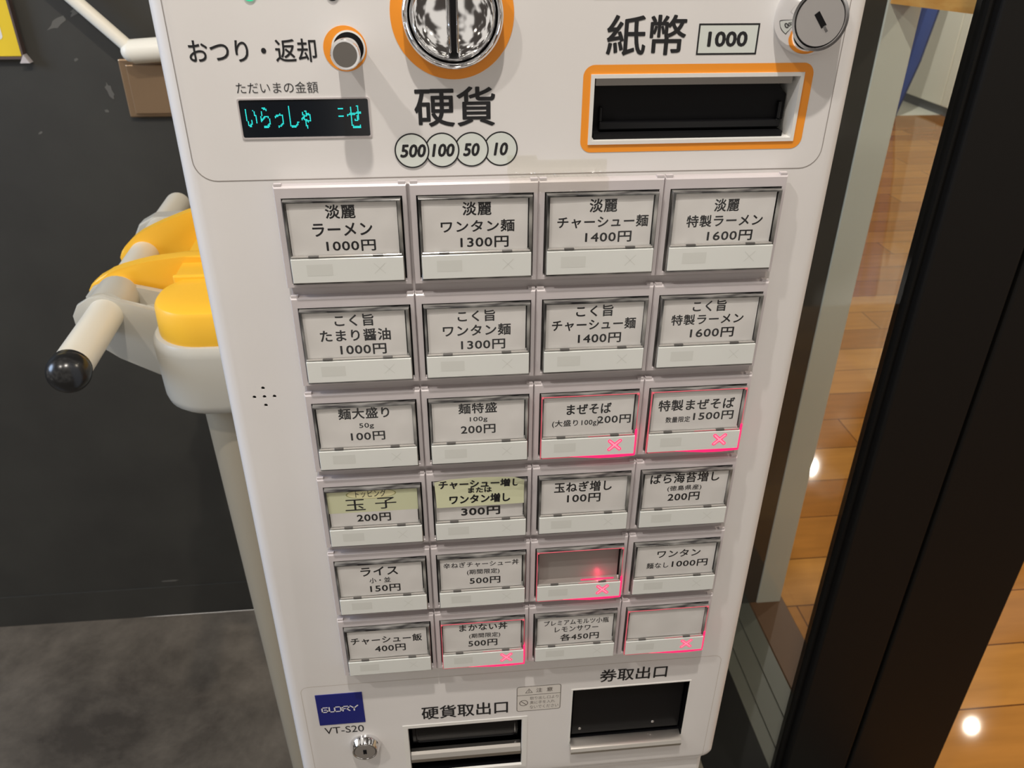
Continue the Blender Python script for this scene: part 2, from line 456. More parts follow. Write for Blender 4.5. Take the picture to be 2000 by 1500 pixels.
# far side of the hall beyond the glass
bm = B(); box(bm, 4.03, 6.6, 5.64, 5.74, FL, 1.6)
struct('wall_right', bm, 'beige', 'beige wall far across the wooden floor', 'wall')
bm = B(); box(bm, 6.5, 6.6, -1.6, 5.64, FL, 1.6)
struct('wall_far', bm, 'beige', 'beige side wall at the end of the wooden floor', 'wall')
bm = B(); box(bm, 4.04, 6.5, 5.62, 5.64, FL, FL + 0.07)
struct('baseboard_right', bm, 'oak', 'brown baseboard at the foot of the far beige wall', 'baseboard')
bm = B(); box(bm, 0.712, 4.6, 5.86, 9.0, FL - 0.04, FL)
struct('floor_far', bm, 'jamb', 'pale floor strip in front of the far white cabinet', 'floor')

# glass and black frame to the right of the machine
bm = B(); box(bm, 0.02, 0.500, 0.418, 0.426, FL + 0.06, 1.4)
struct('window_1', bm, 'glass', 'clear glass pane between the ticket machine and the black post', 'glass pane')
bm = B(); box(bm, 0.495, 0.604, 0.400, 0.445, FL, 1.5, 0, 0.004, 3)
box(bm, 0.604, 0.608, 0.408, 0.440, FL, 1.5); box(bm, 0.608, 0.772, 0.400, 0.445, FL, 1.5, 0, 0.004, 3)
box(bm, 0.489, 0.497, 0.412, 0.432, FL, 1.5)
struct('trim_4', bm, 'frame', 'wide black metal door post with an upright seam right of the glass', 'door post')
bm = B(); box(bm, 0.0, 0.495, 0.405, 0.440, FL, FL + 0.07, 0, 0.003, 2)
struct('trim_5', bm, 'frame', 'black bottom rail under the glass pane', 'rail')

# ================================================================== ticket machine
FY = 0.008                                    # front face of the cabinet
YF = lambda d: FY - d / 1000.0                # d millimetres in front of the face
mm = lambda *a: [v / 1000.0 for v in a]
TM = thing('ticket_machine', (-0.008, 0.13, FL), 'tall white meal ticket vending machine with rows of lettered buttons', 'vending machine')

def boolean(me, cutter_bm):
    a = bpy.data.objects.new('a', me); c = bpy.data.objects.new('c', bpy.data.meshes.new('c'))
    cutter_bm.normal_update(); bmesh.ops.recalc_face_normals(cutter_bm, faces=cutter_bm.faces[:]); cutter_bm.to_mesh(c.data); cutter_bm.free()
    COL.objects.link(a); COL.objects.link(c)
    md = a.modifiers.new('b', 'BOOLEAN'); md.object = c; md.operation = 'DIFFERENCE'; md.solver = 'EXACT'
    dg = bpy.context.evaluated_depsgraph_get(); dg.update()
    out = bpy.data.meshes.new_from_object(a.evaluated_get(dg))
    bpy.data.objects.remove(a); bpy.data.objects.remove(c)
    return out

# cabinet with its openings cut in
bm = B()
prof = rrect(-0.1725, 0.157, -0.487, 0.42, 0.008, FY)
def inset(pr, d, y):
    x0, x1, z0, z1 = -0.1725, 0.157, -0.487, 0.42
    return rrect(x0 + d, x1 - d, z0 + d, z1 - d, max(0.008 - d * 0.3, 0.004), y)
loops = [inset(prof, 0, 0.26), inset(prof, 0, FY + 0.0085)]
for i in range(1, 6):
    a = math.radians(90 * i / 5)
    loops.append(inset(prof, 0.0085 * (1 - math.cos(a)), FY + 0.0085 * (1 - math.sin(a))))
rings(bm, loops, 0, True, True)
bmesh.ops.recalc_face_normals(bm, faces=bm.faces[:])
me = mesh_of('cabinet', bm, ['shell'])
cut = B()
for x0, x1, z0, z1, d in ((26, 129, 16, 46.8, 30), (-89, -2.2, -471, -416, 34), (35.6, 125.3, -450.5, -388, 30)):
    box(cut, *mm(x0, x1), FY - 0.02, FY + d / 1000, *mm(z0, z1))
for dx, dz in ((0, 0), (5.5, 0), (-5.5, 0), (0, 5.6), (0, -5.6)):
    tube(cut, ((-151 + dx) / 1000, FY - 0.01, (-121 + dz) / 1000), ((-151 + dx) / 1000, FY + 0.012, (-121 + dz) / 1000), 0.00105, n=14)
me = boolean(me, cut)
for p in me.polygons: p.use_smooth = True
me.set_sharp_from_angle(angle=math.radians(30))
org = Vector((-0.008, 0.13, 0.0))
me.transform(Matrix.Translation(-org)); me.name = 'cabinet'
if not me.materials: me.materials.append(M['shell'])
put('cabinet', me, TM, org)
bm = B()
for dx, dz in ((0, 0), (5.5, 0), (-5.5, 0), (0, 5.6), (0, -5.6)):
    flat(bm, circ((-151 + dx) / 1000, (-121 + dz) / 1000, 0.00104, YF(-1.0), 14))
obj('hole_shade_disc', bm, 'blackm', TM)  # black discs stand in for the shade inside the drilled speaker holes
bm = B(); box(bm, -0.168, 0.1505, FY + 0.006, 0.255, FL, -0.487, 0, 0.004, 2)
obj('lower_cabinet', bm, 'shell', TM)

# faint outlines of the printed panels
bm = B()
yy = YF(0.12)
ringflat(bm, rrect(*mm(-165.4, 146.6, 0.7, 300), 0.0105, yy, 8), rrect(*mm(-165.0, 146.2, 1.15, 299.6), 0.0101, yy, 8))
obj('panel_outline', bm, 'line', TM)
bm = B()
ringflat(bm, rrect(*mm(-162, 147, -484, -362), 0.006, yy, 6), rrect(*mm(-161.6, 146.6, -483.6, -362.4), 0.0056, yy, 6))
obj('panel_outline', bm, 'line_faint', TM)

# printed words straight on the cabinet
def words(items, mats='ink', bold=0.012, name='lettering', label=None, shear=0.0, d=0.18):
    bm = B()
    for it in items:
        text(bm, *it, YF(d), 0, bold, shear=shear, res=4)
    return obj(name, bm, mats, TM, label=label)
words([('おつり・返却', -157.6, -101.5, 64.4, 54.5)], bold=0.010)
words([('ただいまの金額', -139.5, -102.7, 46.1, 41.1)], bold=-0.004)
words([('硬貨', -59.0, -20.6, 43.1, 24.8)], bold=0.015)
words([('紙幣', 31.4, 69.1, 73.5, 55.9)], bold=0.015)
words([('券取出口', 55.3, 106.4, -368.0, -381.6)], bold=0.013)
words([('硬貨取出口', -77.8, -13.2, -393.2, -407.6)], bold=0.013)
words([('VT-S20', -149.9, -121.1, -407.6, -415.0)], 'ink', bold=0.0)

# change lever
bm = B()
lathe_y(bm, -0.0887, 0.0600, [(0.0097, YF(0.0)), (0.0097, YF(0.25)), (0.0001, YF(0.25))], 48)
obj('orange_ring', bm, 'orange', TM)
bm = B()
cx, cz = -0.0871, 0.0602
lathe_y(bm, cx, cz, [(0.0076, YF(0.3)), (0.0076, YF(0.5)), (0.0068, YF(0.5)), (0.0068, YF(0.36))], 40, 0, False)
lathe_y(bm, cx, cz, [(0.0068, YF(0.35)), (0.0001, YF(0.35))], 40, 1)
lv = obj('return_lever', bm, ['white', 'blackm'], TM, smooth=True)
bm = B()
lathe_y(bm, cx, cz, [(0.0056, YF(0.36)), (0.0056, YF(17)), (0.0064, YF(17)), (0.0064, YF(19.4)), (0.0060, YF(20.2)), (0.0052, YF(20.2))], 40, 0, False)
lathe_y(bm, cx, cz, [(0.0052, YF(20.2)), (0.0052, YF(20.1)), (0.0001, YF(20.1))], 40, 1)
obj('lever_knob', bm, ['chrome', 'dull'], lv, smooth=True)

# coin dial
cx, cz = -0.0397, 0.0742
bm = B(); lathe_y(bm, cx, cz, [(0.0279, YF(0)), (0.0279, YF(0.25)), (0.0001, YF(0.25))], 72)
obj('orange_ring', bm, 'orange', TM)
bm = B()
lathe_y(bm, cx, cz, [(0.0227, YF(0.25)), (0.0227, YF(6.0)), (0.0222, YF(7.4)), (0.0213, YF(8.0)), (0.0203, YF(7.2)), (0.0199, YF(5.6))], 72, 0, False)
lathe_y(bm, cx, cz, [(0.0199, YF(5.6)), (0.0197, YF(4.8)), (0.0193, YF(5.2))], 72, 1, False)
# dished chrome face
lathe_y(bm, cx, cz, [(0.0193, YF(5.2)), (0.0191, YF(6.2))] + [(0.0188 * math.cos(math.radians(a)) + 1e-5, YF(6.4 - 4.6 * math.sin(math.radians(a)))) for a in range(0, 90, 6)] + [(0.0001, YF(1.8))], 72, 0)
cd = obj('coin_dial', bm, ['chrome', 'blackm'], TM, smooth=True)
bm = B()
box(bm, *mm(-41.0, -38.4), YF(7.0), YF(9.3), *mm(59.8, 89), 0)
box(bm, *mm(-41.9, -41.0), YF(6.5), YF(9.6), *mm(59.0, 89), 1, 0.0003, 1); box(bm, *mm(-38.4, -37.5), YF(6.5), YF(9.6), *mm(59.0, 89), 1, 0.0003, 1)
obj('coin_slot', bm, ['blackm', 'chrome'], cd)

# coin values in four overlapping circles
for i, (c, s, a, b_) in enumerate((((-18.0), '10', -21.5, -14.4), ((-32.3), '50', -36.5, -28.3), ((-46.6), '100', -51.7, -40.5), ((-61.2), '500', -67.0, -54.4))):
    d = 0.12 + 0.14 * i
    bm = B()
    yy = YF(d); cxx = c / 1000
    flat(bm, circ(cxx, 0.01375, 0.0078, yy, 48), 0)
    ringflat(bm, circ(cxx, 0.01375, 0.0084, yy, 48), circ(cxx, 0.01375, 0.0077, yy, 48), 1)
    text(bm, s, a, b_, 16.9, 10.5, YF(d + 0.08), 1, 0.03, shear=0.18)
    obj('coin_value_mark', bm, ['pale', 'ink'], TM)
# 1000 box
bm = B()
flat(bm, rect(*mm(75.3, 103.8, 56.4, 69.1), YF(0.1)), 0)
ringflat(bm, rect(*mm(74.8, 104.2, 55.9, 69.6), YF(0.14)), rect(*mm(75.6, 103.4, 56.7, 68.8), YF(0.14)), 1)
text(bm, '1000', 79.7, 99.0, 66.2, 59.4, YF(0.2), 1, 0.034)
obj('note_value_mark', bm, ['pale', 'ink'], TM)

# note slot
bm = B()
ringflat(bm, rrect(*mm(21.3, 134.6, 11.1, 52.0), 0.0055, YF(0.2), 8), [p for p in rrect(*mm(25.2, 129.8, 15.2, 47.6), 0.0006, YF(0.2), 8)])
obj('orange_frame', bm, 'orange', TM)
bm = B()
rings(bm, [rect(*mm(25.0, 130.0, 15.0, 47.8), YF(0.05)), rect(*mm(25.0, 130.0, 15.0, 47.8), YF(0.9)), rect(*mm(26.8, 128.2, 16.8, 46.0), YF(0.9)),
           rect(*mm(28.4, 126.2, 18.0, 44.0), YF(-22))], 0)
flat(bm, rect(*mm(28.4, 126.2, 18.0, 44.0), YF(-22)), 1)
box(bm, *mm(28.2, 124.5), YF(-1.5), YF(-20), *mm(16.9, 19.6), 1)
box(bm, *mm(28.0, 125.5), YF(-2.2), YF(-20), *mm(42.2, 45.6), 2)
ns = obj('note_slot', bm, ['white', 'blackm', 'dull'], TM)
bm = B()
plate(bm, [(a / 1000, b_ / 1000) for a, b_ in ((28.2, 19.5), (123.8, 19.5), (123.8, 22), (126.6, 24), (126.6, 36), (123, 39), (120, 43.0), (28.2, 43.0))], YF(-9), YF(-21))
obj('slot_mouth', bm, 'blackm', ns)
bm = B()
box(bm, *mm(31.5, 124.0), YF(-14), YF(-5), *mm(20.6, 24.6), 0, 0.0006, 2)
box(bm, *mm(31.5, 33.0), YF(-14), YF(-6), *mm(24.4, 31.5), 0, 0.0004, 1); box(bm, *mm(122.5, 124.0), YF(-14), YF(-6), *mm(24.4, 33.0), 0, 0.0004, 1)
obj('note_ledge', bm, 'black', ns)

# locks
def lock(cx, cz, r, h, ang, name='lock'):
    bm = B()
    k = 1 / 1000
    lathe_y(bm, cx, cz, [(r * 1.10, YF(0)), (r * 1.10, YF(h * 0.25)), (r * 1.04, YF(h * 0.45)), (r * 0.93, YF(h * 0.86)), (r * 0.88, YF(h)), (r * 0.80, YF(h)), (r * 0.78, YF(h * 0.95))], 56, 0, False)
    lathe_y(bm, cx, cz, [(r * 0.78, YF(h * 0.95)), (r * 0.76, YF(h * 0.90))], 56, 2, False)
    lathe_y(bm, cx, cz, [(r * 0.76, YF(h * 0.90)), (r * 0.74, YF(h * 0.99)), (0.0001, YF(h * 0.99))], 56, 1)
    o = obj(name, bm, ['chrome', 'brushed', 'blackm'], TM, smooth=True)
    bm = B()
    box(bm, cx - 0.0013, cx + 0.0013, YF(h * 1.01), YF(h * 0.9), cz - r * 0.24, cz + r * 0.24)
    box(bm, cx - 0.0006, cx + 0.0006, YF(h * 1.015), YF(h * 0.9), cz - r * 0.42, cz - r * 0.22, 1)
    kh = obj('keyhole', bm, ['blackm', 'chrome'], o, origin=(cx, YF(h), cz))
    kh.rotation_euler = (0, ang, 0)
lock(0.1272, 0.0722, 0.0152, 13, math.radians(-38), 'lock')
lock(-0.1215, -0.4300, 0.0104, 7, math.radians(0), 'lock')

# display
bm = B(); rings(bm, [rrect(*mm(-140.2, -79.7, 20.5, 39.0), 0.001, YF(0), 3), rrect(*mm(-140.2, -79.7, 20.5, 39.0), 0.001, YF(0.5), 3), rrect(*mm(-139.5, -80.4, 21.2, 38.3), 0.0008, YF(0.5), 3), rrect(*mm(-139.5, -80.4, 21.2, 38.3), 0.0008, YF(0.1), 3)], 1)
flat(bm, rrect(*mm(-139.5, -80.4, 21.2, 38.3), 0.0008, YF(0.1), 3), 0)
dsp = obj('display', bm, ['screen', 'gutter'], TM)
bm = B()
def pixels(s, x0, x1, zt, zb, pitch=0.55):
    t = B(); text(t, s, x0, x1, zt, zb, 0.0, 0, 0.004)
    t.faces.ensure_lookup_table(); bv = BVHTree.FromBMesh(t)
    nx, nz = int((x1 - x0) / pitch) + 1, int((zt - zb) / pitch) + 1
    for i in range(nx):
        for j in range(nz):
            px, pz = x0 + (i + 0.5) * pitch, zb + (j + 0.5) * pitch
            if bv.ray_cast(Vector((px / 1000, 1, pz / 1000)), Vector((0, -1, 0)))[0] is not None:
                h = pitch * 0.37
                flat(bm, rect((px - h) / 1000, (px + h) / 1000, (pz - h) / 1000, (pz + h) / 1000, YF(0.16)))
    t.free()
pixels('いらっしゃ', -137.2, -107.3, 35.3, 25.0); pixels('せ', -90.6, -83.8, 35.1, 24.8)
for zz in (30.2, 33.6):
    for i in range(4):
        flat(bm, rect(*mm(-94.6 + i * 0.62, -94.1 + i * 0.62, zz, zz + 0.5), YF(0.16)))
obj('display_text', bm, 'cyan', dsp, label='glowing cyan dot-matrix greeting')

# small lamps and paper sticker at the upper edge of the picture
for x, m in ((-0.1277, 'greenled'), (-0.0921, 'blackm')):
    bm = B(); lathe_y(bm, x, 0.0826, [(0.0030, YF(0)), (0.0030, YF(0.4)), (0.0024, YF(0.9)), (0.0001, YF(1.1))], 24)
    obj('indicator_lamp', bm, m, TM, smooth=True, label='green lit indicator lamp' if m == 'greenled' else 'dark unlit indicator lamp')
bm = B(); box(bm, *mm(24.5, 92), YF(0.3), YF(0), *mm(80.2, 105))
obj('sticker', bm, 'paper', TM)

# maker's plate
bm = B(); box(bm, *mm(-152.5, -119.2), YF(0.5), YF(0), *mm(-404.2, -371.3))
mp = obj('maker_plate', bm, 'navy', TM)
bm = B()
z0, z1, yy = -390.3, -384.4, YF(0.6)
def stroke(pts, w=0.95):
    for (ax, az), (bx, bz) in zip(pts, pts[1:]):
        d = Vector((bx - ax, bz - az)); d.normalize(); n_ = Vector((-d.y, d.x)) * w / 2; d = d * w / 2
        flat(bm, [((ax - d.x - n_.x) / 1000, yy, (az - d.y - n_.y) / 1000), ((bx + d.x - n_.x) / 1000, yy, (bz + d.y - n_.y) / 1000),
                  ((bx + d.x + n_.x) / 1000, yy, (bz + d.y + n_.y) / 1000), ((ax - d.x + n_.x) / 1000, yy, (az - d.y + n_.y) / 1000)])
a, b_ = z0 + 0.5, z1 - 0.5; mid = (a + b_) / 2
stroke([(-145.3, b_), (-149.0, b_), (-149.0, a), (-145.2, a), (-145.2, mid), (-147.2, mid)])
stroke([(-143.8, b_), (-143.8, a), (-141.0, a)])
stroke([(-140.0, a), (-140.0, b_), (-135.6, b_), (-135.6, a), (-140.0, a)])
stroke([(-134.2, a), (-134.2, b_), (-129.8, b_), (-129.8, mid), (-134.0, mid)]); stroke([(-131.6, mid), (-129.4, a)])
stroke([(-128.6, b_), (-126.1, mid), (-123.4, b_)]); stroke([(-126.1, mid), (-126.1, a)])
obj('lettering', bm, 'silverprint', mp)

# caution sticker
bm = B(); yy = YF(0.15)
flat(bm, rrect(*mm(-6.7, 26.6, -407.3, -379.7), 0.002, YF(0.1), 5), 0)
ringflat(bm, rrect(*mm(-6.7, 26.6, -407.3, -379.7), 0.002, yy, 5), rrect(*mm(-6.2, 26.1, -406.8, -380.2), 0.0016, yy, 5), 1)
flat(bm, rect(*mm(-6.2, 26.1, -389.6, -389.1), yy), 1)
text(bm, '注', 7.8, 12.4, -382.2, -387.0, yy, 1); text(bm, '意', 15.7, 20.3, -382.2, -387.0, yy, 1)
text(bm, '取り出し口より', 3.3, 24.8, -391.4, -394.9, yy, 1, 0.0); text(bm, '奥に手を入れ', 3.3, 22.2, -396.3, -399.8, yy, 1, 0.0)
text(bm, 'ないでください', 3.3, 25.0, -401.3, -405.0, yy, 1, 0.0)
ringflat(bm, circ(-0.0014, -0.398, 0.0033, yy, 28), circ(-0.0014, -0.398, 0.0027, yy, 28), 1)
flat(bm, [(x / 1000, yy, z / 1000) for x, z in ((-3.6, -396.2), (-3.2, -395.7), (0.8, -399.8), (0.4, -400.3))], 1)
tri = lambda s: [(2.45 / 1000 + a * s / 1000, yy, -385.2 / 1000 + c * s / 1000) for a, c in ((-2.9, -1.9), (2.9, -1.9), (0, 3.1))]
ringflat(bm, tri(1.0), tri(0.72), 1); flat(bm, rect(*mm(2.2, 2.7, -386.2, -383.8), yy), 1)
obj('caution_sticker', bm, ['sticker', 'greyink'], TM)

# coin return opening
bm = B()
rings(bm, [rect(*mm(-92.6, 1.6, -474, -412.8), YF(0.05)), rect(*mm(-92.6, 1.6, -474, -412.8), YF(0.5)), rect(*mm(-89.0, -2.2, -471, -416), YF(0.5)), rect(*mm(-88.6, -2.6, -470, -416.4), YF(-1)), rect(*mm(-88.6, -2.6, -470, -416.4), YF(-33))], 0)
for f in bm.faces:
    if f.calc_center_median().y > YF(-1): f.material_index = 1
flat(bm, rect(*mm(-88.6, -2.6, -470, -416.4), YF(-33)), 1)
ct = obj('coin_return', bm, ['white', 'black'], TM)
bm = B()
box(bm, *mm(-87.5, -3.8), YF(-9), YF(-12), *mm(-447.5, -420), 0, 0.0012, 2)
rings(bm, [rrect(*mm(-84, -6, -446, -424), 0.003, YF(-8.9), 4), rrect(*mm(-83.6, -6.4, -445.6, -424.4), 0.003, YF(-8.5), 4), rrect(*mm(-82.8, -7.2, -444.8, -425.2), 0.003, YF(-8.9), 4)])
obj('flap', bm, 'black', ct)
bm = B()
prof2 = [(-3.0, -448.5), (-1.0, -450.0), (0.6, -453.5), (0.6, -457.0), (-2.0, -459.5), (-6.0, -459.5), (-6.0, -448.5)]
rings(bm, [[(x / 1000, YF(d), z / 1000) for d, z in prof2] for x in (-88.2, -3.0)], 0, True, True)
obj('tray_lip', bm, 'steel', ct)

# ticket outlet
bm = B()
rings(bm, [rect(*mm(34.4, 126.4, -451.5, -387), YF(0.02)), rect(*mm(34.4, 126.4, -451.5, -387), YF(0.4)), rect(*mm(35.6, 125.3, -450.5, -388), YF(0.4)), rect(*mm(36.2, 124.7, -450, -388.5), YF(-29))], 0)
for f in bm.faces:
    if f.calc_center_median().y > YF(-1): f.material_index = 1
flat(bm, rect(*mm(36.2, 124.7, -450, -388.5), YF(-29)), 1)
tk = obj('ticket_outlet', bm, ['white', 'black'], TM)
bm = B(); box(bm, *mm(37.0, 124.0), YF(-5), YF(-7.5), *mm(-447, -390), 0, 0.001, 2)
fl = obj('flap', bm, 'black', tk)
for x, z in ((44, -440), (102.5, -439)):
    bm = B(); lathe_y(bm, x / 1000, z / 1000, [(0.0012, YF(-5)), (0.0011, YF(-4.6)), (0.0001, YF(-4.3))], 18)
    obj('rivet', bm, 'brushed', fl, smooth=True)
bm = B()
prof2 = [(-4.0, -449.4), (2.0, -449.8), (5.0, -451.0), (6.2, -453.5), (5.4, -457.0), (2.0, -459.5), (0.1, -460.0), (0.1, -451.5), (-4.0, -450.5)]
rings(bm, [[(x / 1000, YF(d), z / 1000) for d, z in prof2] for x in (36.0, 124.4)], 0, True, True)
obj('tray_lip', bm, 'steel', tk, smooth=True)

# clear tape stuck over the top of the button block
rnd = random.Random(4)
bm = B()
xs = [-14.5 + i * (49.5 / 60) for i in range(61)]
prof_t = [(0.25, 8.0), (0.25, 5.0), (0.30, 2.2), (1.2, 0.9), (8.4, 0.25), (8.5, -1.5), (8.4, -5.0), (8.25, -6.0)]
loops = []
for x in xs:
    jl = rnd.uniform(-0.35, 0.35)
    loops.append([((x + (rnd.uniform(-0.4, 0.4) if x in (xs[0], xs[-1]) else 0)) / 1000, YF(d + (rnd.uniform(-0.0, 1.1) if 0.28 < d < 8.3 else 0)), (z + (jl if i == 3 else 0) + (2.5 if i == 0 and x < 0 else 0)) / 1000) for i, (d, z) in enumerate(prof_t)])
rings(bm, loops, 0, closed=False)
obj('clear_tape', bm, 'tape', TM)

# ------------------------------------------------------------------ the twenty-four buttons
bm = B(); box(bm, *mm(-127.2, 127.2), YF(3.6), YF(0), *mm(-343, -0.8), 0, 0.0006, 1)
obj('button_backplate', bm, 'gutter', TM)

TEXTS = {
(1,1):[('淡麗',23.9,38.4,-8.8,-16.0),('ラーメン',16.8,46.0,-18.1,-24.9),('1000円',22.7,47.0,-27.0,-32.9)],
(1,2):[('淡麗',25.7,40.1,-9.1,-16.2),('ワンタン麺',14.7,51.7,-18.4,-24.9),('1300円',24.3,48.7,-27.1,-33.1)],
(2,1):[('こく旨',21.6,42.0,-9.2,-16.3),('たまり醤油',13.3,50.2,-17.9,-25.1),('1000円',23.0,47.4,-26.9,-33.3)],
(2,2):[('こく旨',21.9,41.9,-9.5,-16.3),('ワンタン麺',13.8,50.3,-17.9,-24.9),('1300円',23.3,47.3,-27.1,-33.2)],
(1,3):[('淡麗',25.7,39.9,-9.2,-16.3),('チャーシュー麺',9.7,56.5,-18.0,-24.4),('1400円',24.3,48.4,-26.4,-32.3)],
(1,4):[('淡麗',26.3,39.4,-10.9,-17.7),('特製ラーメン',12.7,53.0,-19.2,-25.7),('1600円',24.5,48.7,-27.7,-33.5)],
(2,3):[('こく旨',21.6,41.9,-9.2,-16.1),('チャーシュー麺',8.7,54.9,-17.3,-24.2),('1400円',23.3,47.3,-26.1,-32.3)],
(2,4):[('こく旨',21.9,40.6,-8.9,-15.7),('特製ラーメン',10.7,51.4,-17.0,-23.5),('1600円',22.2,47.1,-25.6,-31.7)],
(3,1):[('麺大盛り',17.6,46.0,-8.5,-15.9),('50g',28.6,36.8,-18.8,-22.9),('100円',23.3,42.6,-24.6,-30.7)],
(3,2):[('麺特盛',20.7,42.7,-9.0,-16.0),('100g',27.1,37.2,-18.3,-22.2),('200円',21.8,41.8,-23.7,-29.9)],
(4,1):[('トッピング',22.1,40.1,-7.9,-13.1),('玉',15.3,27.3,-14.3,-22.7),('子',33.2,45.8,-14.0,-22.4),('200円',21.5,41.8,-25.5,-31.9)],
(4,2):[('チャーシュー増し',7.4,56.2,-2.5,-9.4),('または',24.9,39.2,-8.9,-13.1),('ワンタン増し',13.5,50.4,-14.2,-21.2),('300円',20.4,44.4,-25.4,-32.2)],
(3,3):[('まぜそば',18.9,45.1,-13.0,-20.2),('(大盛り100g)',10.7,38.3,-23.5,-28.7),('200円',37.3,57.1,-21.6,-27.6)],
(3,4):[('特製まぜそば',9.1,54.7,-13.4,-21.1),('数量限定',14.3,29.1,-25.1,-29.2),('1500円',30.8,55.2,-22.5,-28.6)],
(4,3):[('玉ねぎ増し',13.4,49.2,-10.4,-18.5),('100円',21.7,42.6,-19.9,-26.8)],
(4,4):[('ばら海苔増し',9.4,53.2,-8.3,-16.1),('(徳島県産)',20.8,42.6,-17.9,-22.5),('200円',21.7,42.1,-23.7,-30.2)],
(5,1):[('ライス',19.6,43.1,-10.6,-18.1),('小・並',24.6,37.9,-19.8,-24.4),('150円',24.5,43.8,-26.0,-32.4)],
(5,2):[('辛ねぎチャーシュー丼',7.8,56.3,-11.6,-16.2),('(期間限定)',22.7,43.8,-18.2,-23.1),('500円',24.3,44.3,-25.2,-31.2)],
(6,1):[('チャーシュー飯',7.7,55.2,-14.2,-21.2),('400円',23.1,43.8,-22.9,-29.5)],
(6,2):[('まかない丼',16.4,49.1,-9.2,-15.9),('(期間限定)',22.9,44.2,-18.3,-23.4),('500円',22.2,42.2,-24.8,-31.2)],
(5,4):[('ワンタン',19.3,48.4,-12.6,-19.0),('麺なし',13.0,27.9,-23.0,-28.0),('1000円',30.0,54.3,-22.1,-28.2)],
(6,3):[('プレミアムモルツ小瓶',10.4,55.3,-11.5,-16.6),('レモンサワー',17.9,48.3,-17.9,-23.1),('各450円',21.9,49.2,-25.2,-31.9)],
}
LIT = {(3, 3), (3, 4), (5, 3), (6, 2), (6, 4)}

# shared meshes, in millimetres from a cell's upper left corner, front plane at y = 0
def mmesh(name, bm, mats, smooth=False):
    return mesh_of(name, bm, mats, smooth)
def R(x0, x1, z0, z1, y): return rect(*mm(x0, x1, z0, z1), y / 1000)

bm = B()   # bezel: chamfered block with a window well
rings(bm, [R(0.15, 63.85, -52.9, -0.1, 4.6), R(0.15, 63.85, -52.9, -0.1, 1.0), R(0.65, 63.35, -52.4, -1.1, 0.0), R(3.2, 61.6, -50.7, -5.9, 0.0), R(3.4, 61.4, -50.5, -6.1, 0.3), R(3.4, 61.4, -50.5, -6.1, 3.2)], 0)
flat(bm, R(3.4, 61.4, -50.5, -6.1, 3.2), 1)
box(bm, *mm(0.6, 4.2), 0.0006, 0.0030, *mm(-0.25, 0.9), 0); box(bm, *mm(59.8, 63.4), 0.0006, 0.0030, *mm(-0.25, 0.9), 0)
ME_BEZEL = mmesh('select_button', bm, ['bezel', 'blackm'])

def cover_mesh(lit):
    bm = B()
    rings(bm, [R(3.9, 60.9, -50.1, -6.4, 3.0), R(4.2, 60.6, -49.7, -6.7, -3.2), R(4.5, 60.3, -49.4, -7.0, -3.5), R(5.3, 58.9, -48.4, -7.5, -3.5), R(5.4, 58.8, -48.2, -7.6, -2.6)], 0)
    flat(bm, R(5.3, 58.9, -35.2, -7.5, -3.3), 1)                              # thin clear front
    box(bm, *mm(5.0, 59.6), -0.0039, -0.0026, *mm(-35.3, -34.4), 2, 0.0002, 1)   # lower rail with two clips
    for x in (13.4, 45.2):
        box(bm, *mm(x, x + 5.2), -0.0042, -0.0030, *mm(-35.25, -34.15), 3, 0.0002, 1)
    return mmesh('clear_cover', bm, ['clear_edge', 'clear', 'clear_rail', 'clip'])
ME_COVER = cover_mesh(False)

bm = B()   # status strip with a faint square and a faint cross
box(bm, *mm(4.6, 60.2), -0.0044, 0.0025, *mm(-48.4, -35.7), 0, 0.0002, 1)
flat(bm, R(12.0, 24.8, -44.6, -38.6, -4.45), 1)
for s in (1, -1):
    for t in (0,):
        c, d = (48.2, -41.6), 2.9
        flat(bm, [((c[0] + a) / 1000, -0.00446, (c[1] + s * b_) / 1000) for a, b_ in ((-d, -d + 0.25), (-d + 0.25, -d), (d, d - 0.25), (d - 0.25, d))][::s], 1)
ME_STRIP = mmesh('status_strip', bm, ['strip', 'strip_mark'])

bm = B()   # lit cross
def bar(cx, cz, L_, w, ang, y, mi):
    c, s = math.cos(ang), math.sin(ang)
    pts = []
    for k in range(16):
        a = 2 * math.pi * k / 16
        px = (L_ if math.cos(a) > 0 else -L_) + w * math.cos(a); pz = w * math.sin(a)
        pts.append(((cx + px * c - pz * s) / 1000, y / 1000, (cz + px * s + pz * c) / 1000))
    flat(bm, pts, mi)
for sgn in (1, -1):
    bar(48.2, -41.4, 4.3, 1.15, sgn * math.radians(44), -4.50 - 0.01 * sgn, 0)
for sgn in (1, -1):
    bar(48.2, -41.4, 4.3, 0.62, sgn * math.radians(44), -4.54 - 0.01 * sgn, 1)
ME_CROSS = mmesh('cross_mark', bm, ['red', 'pink'])

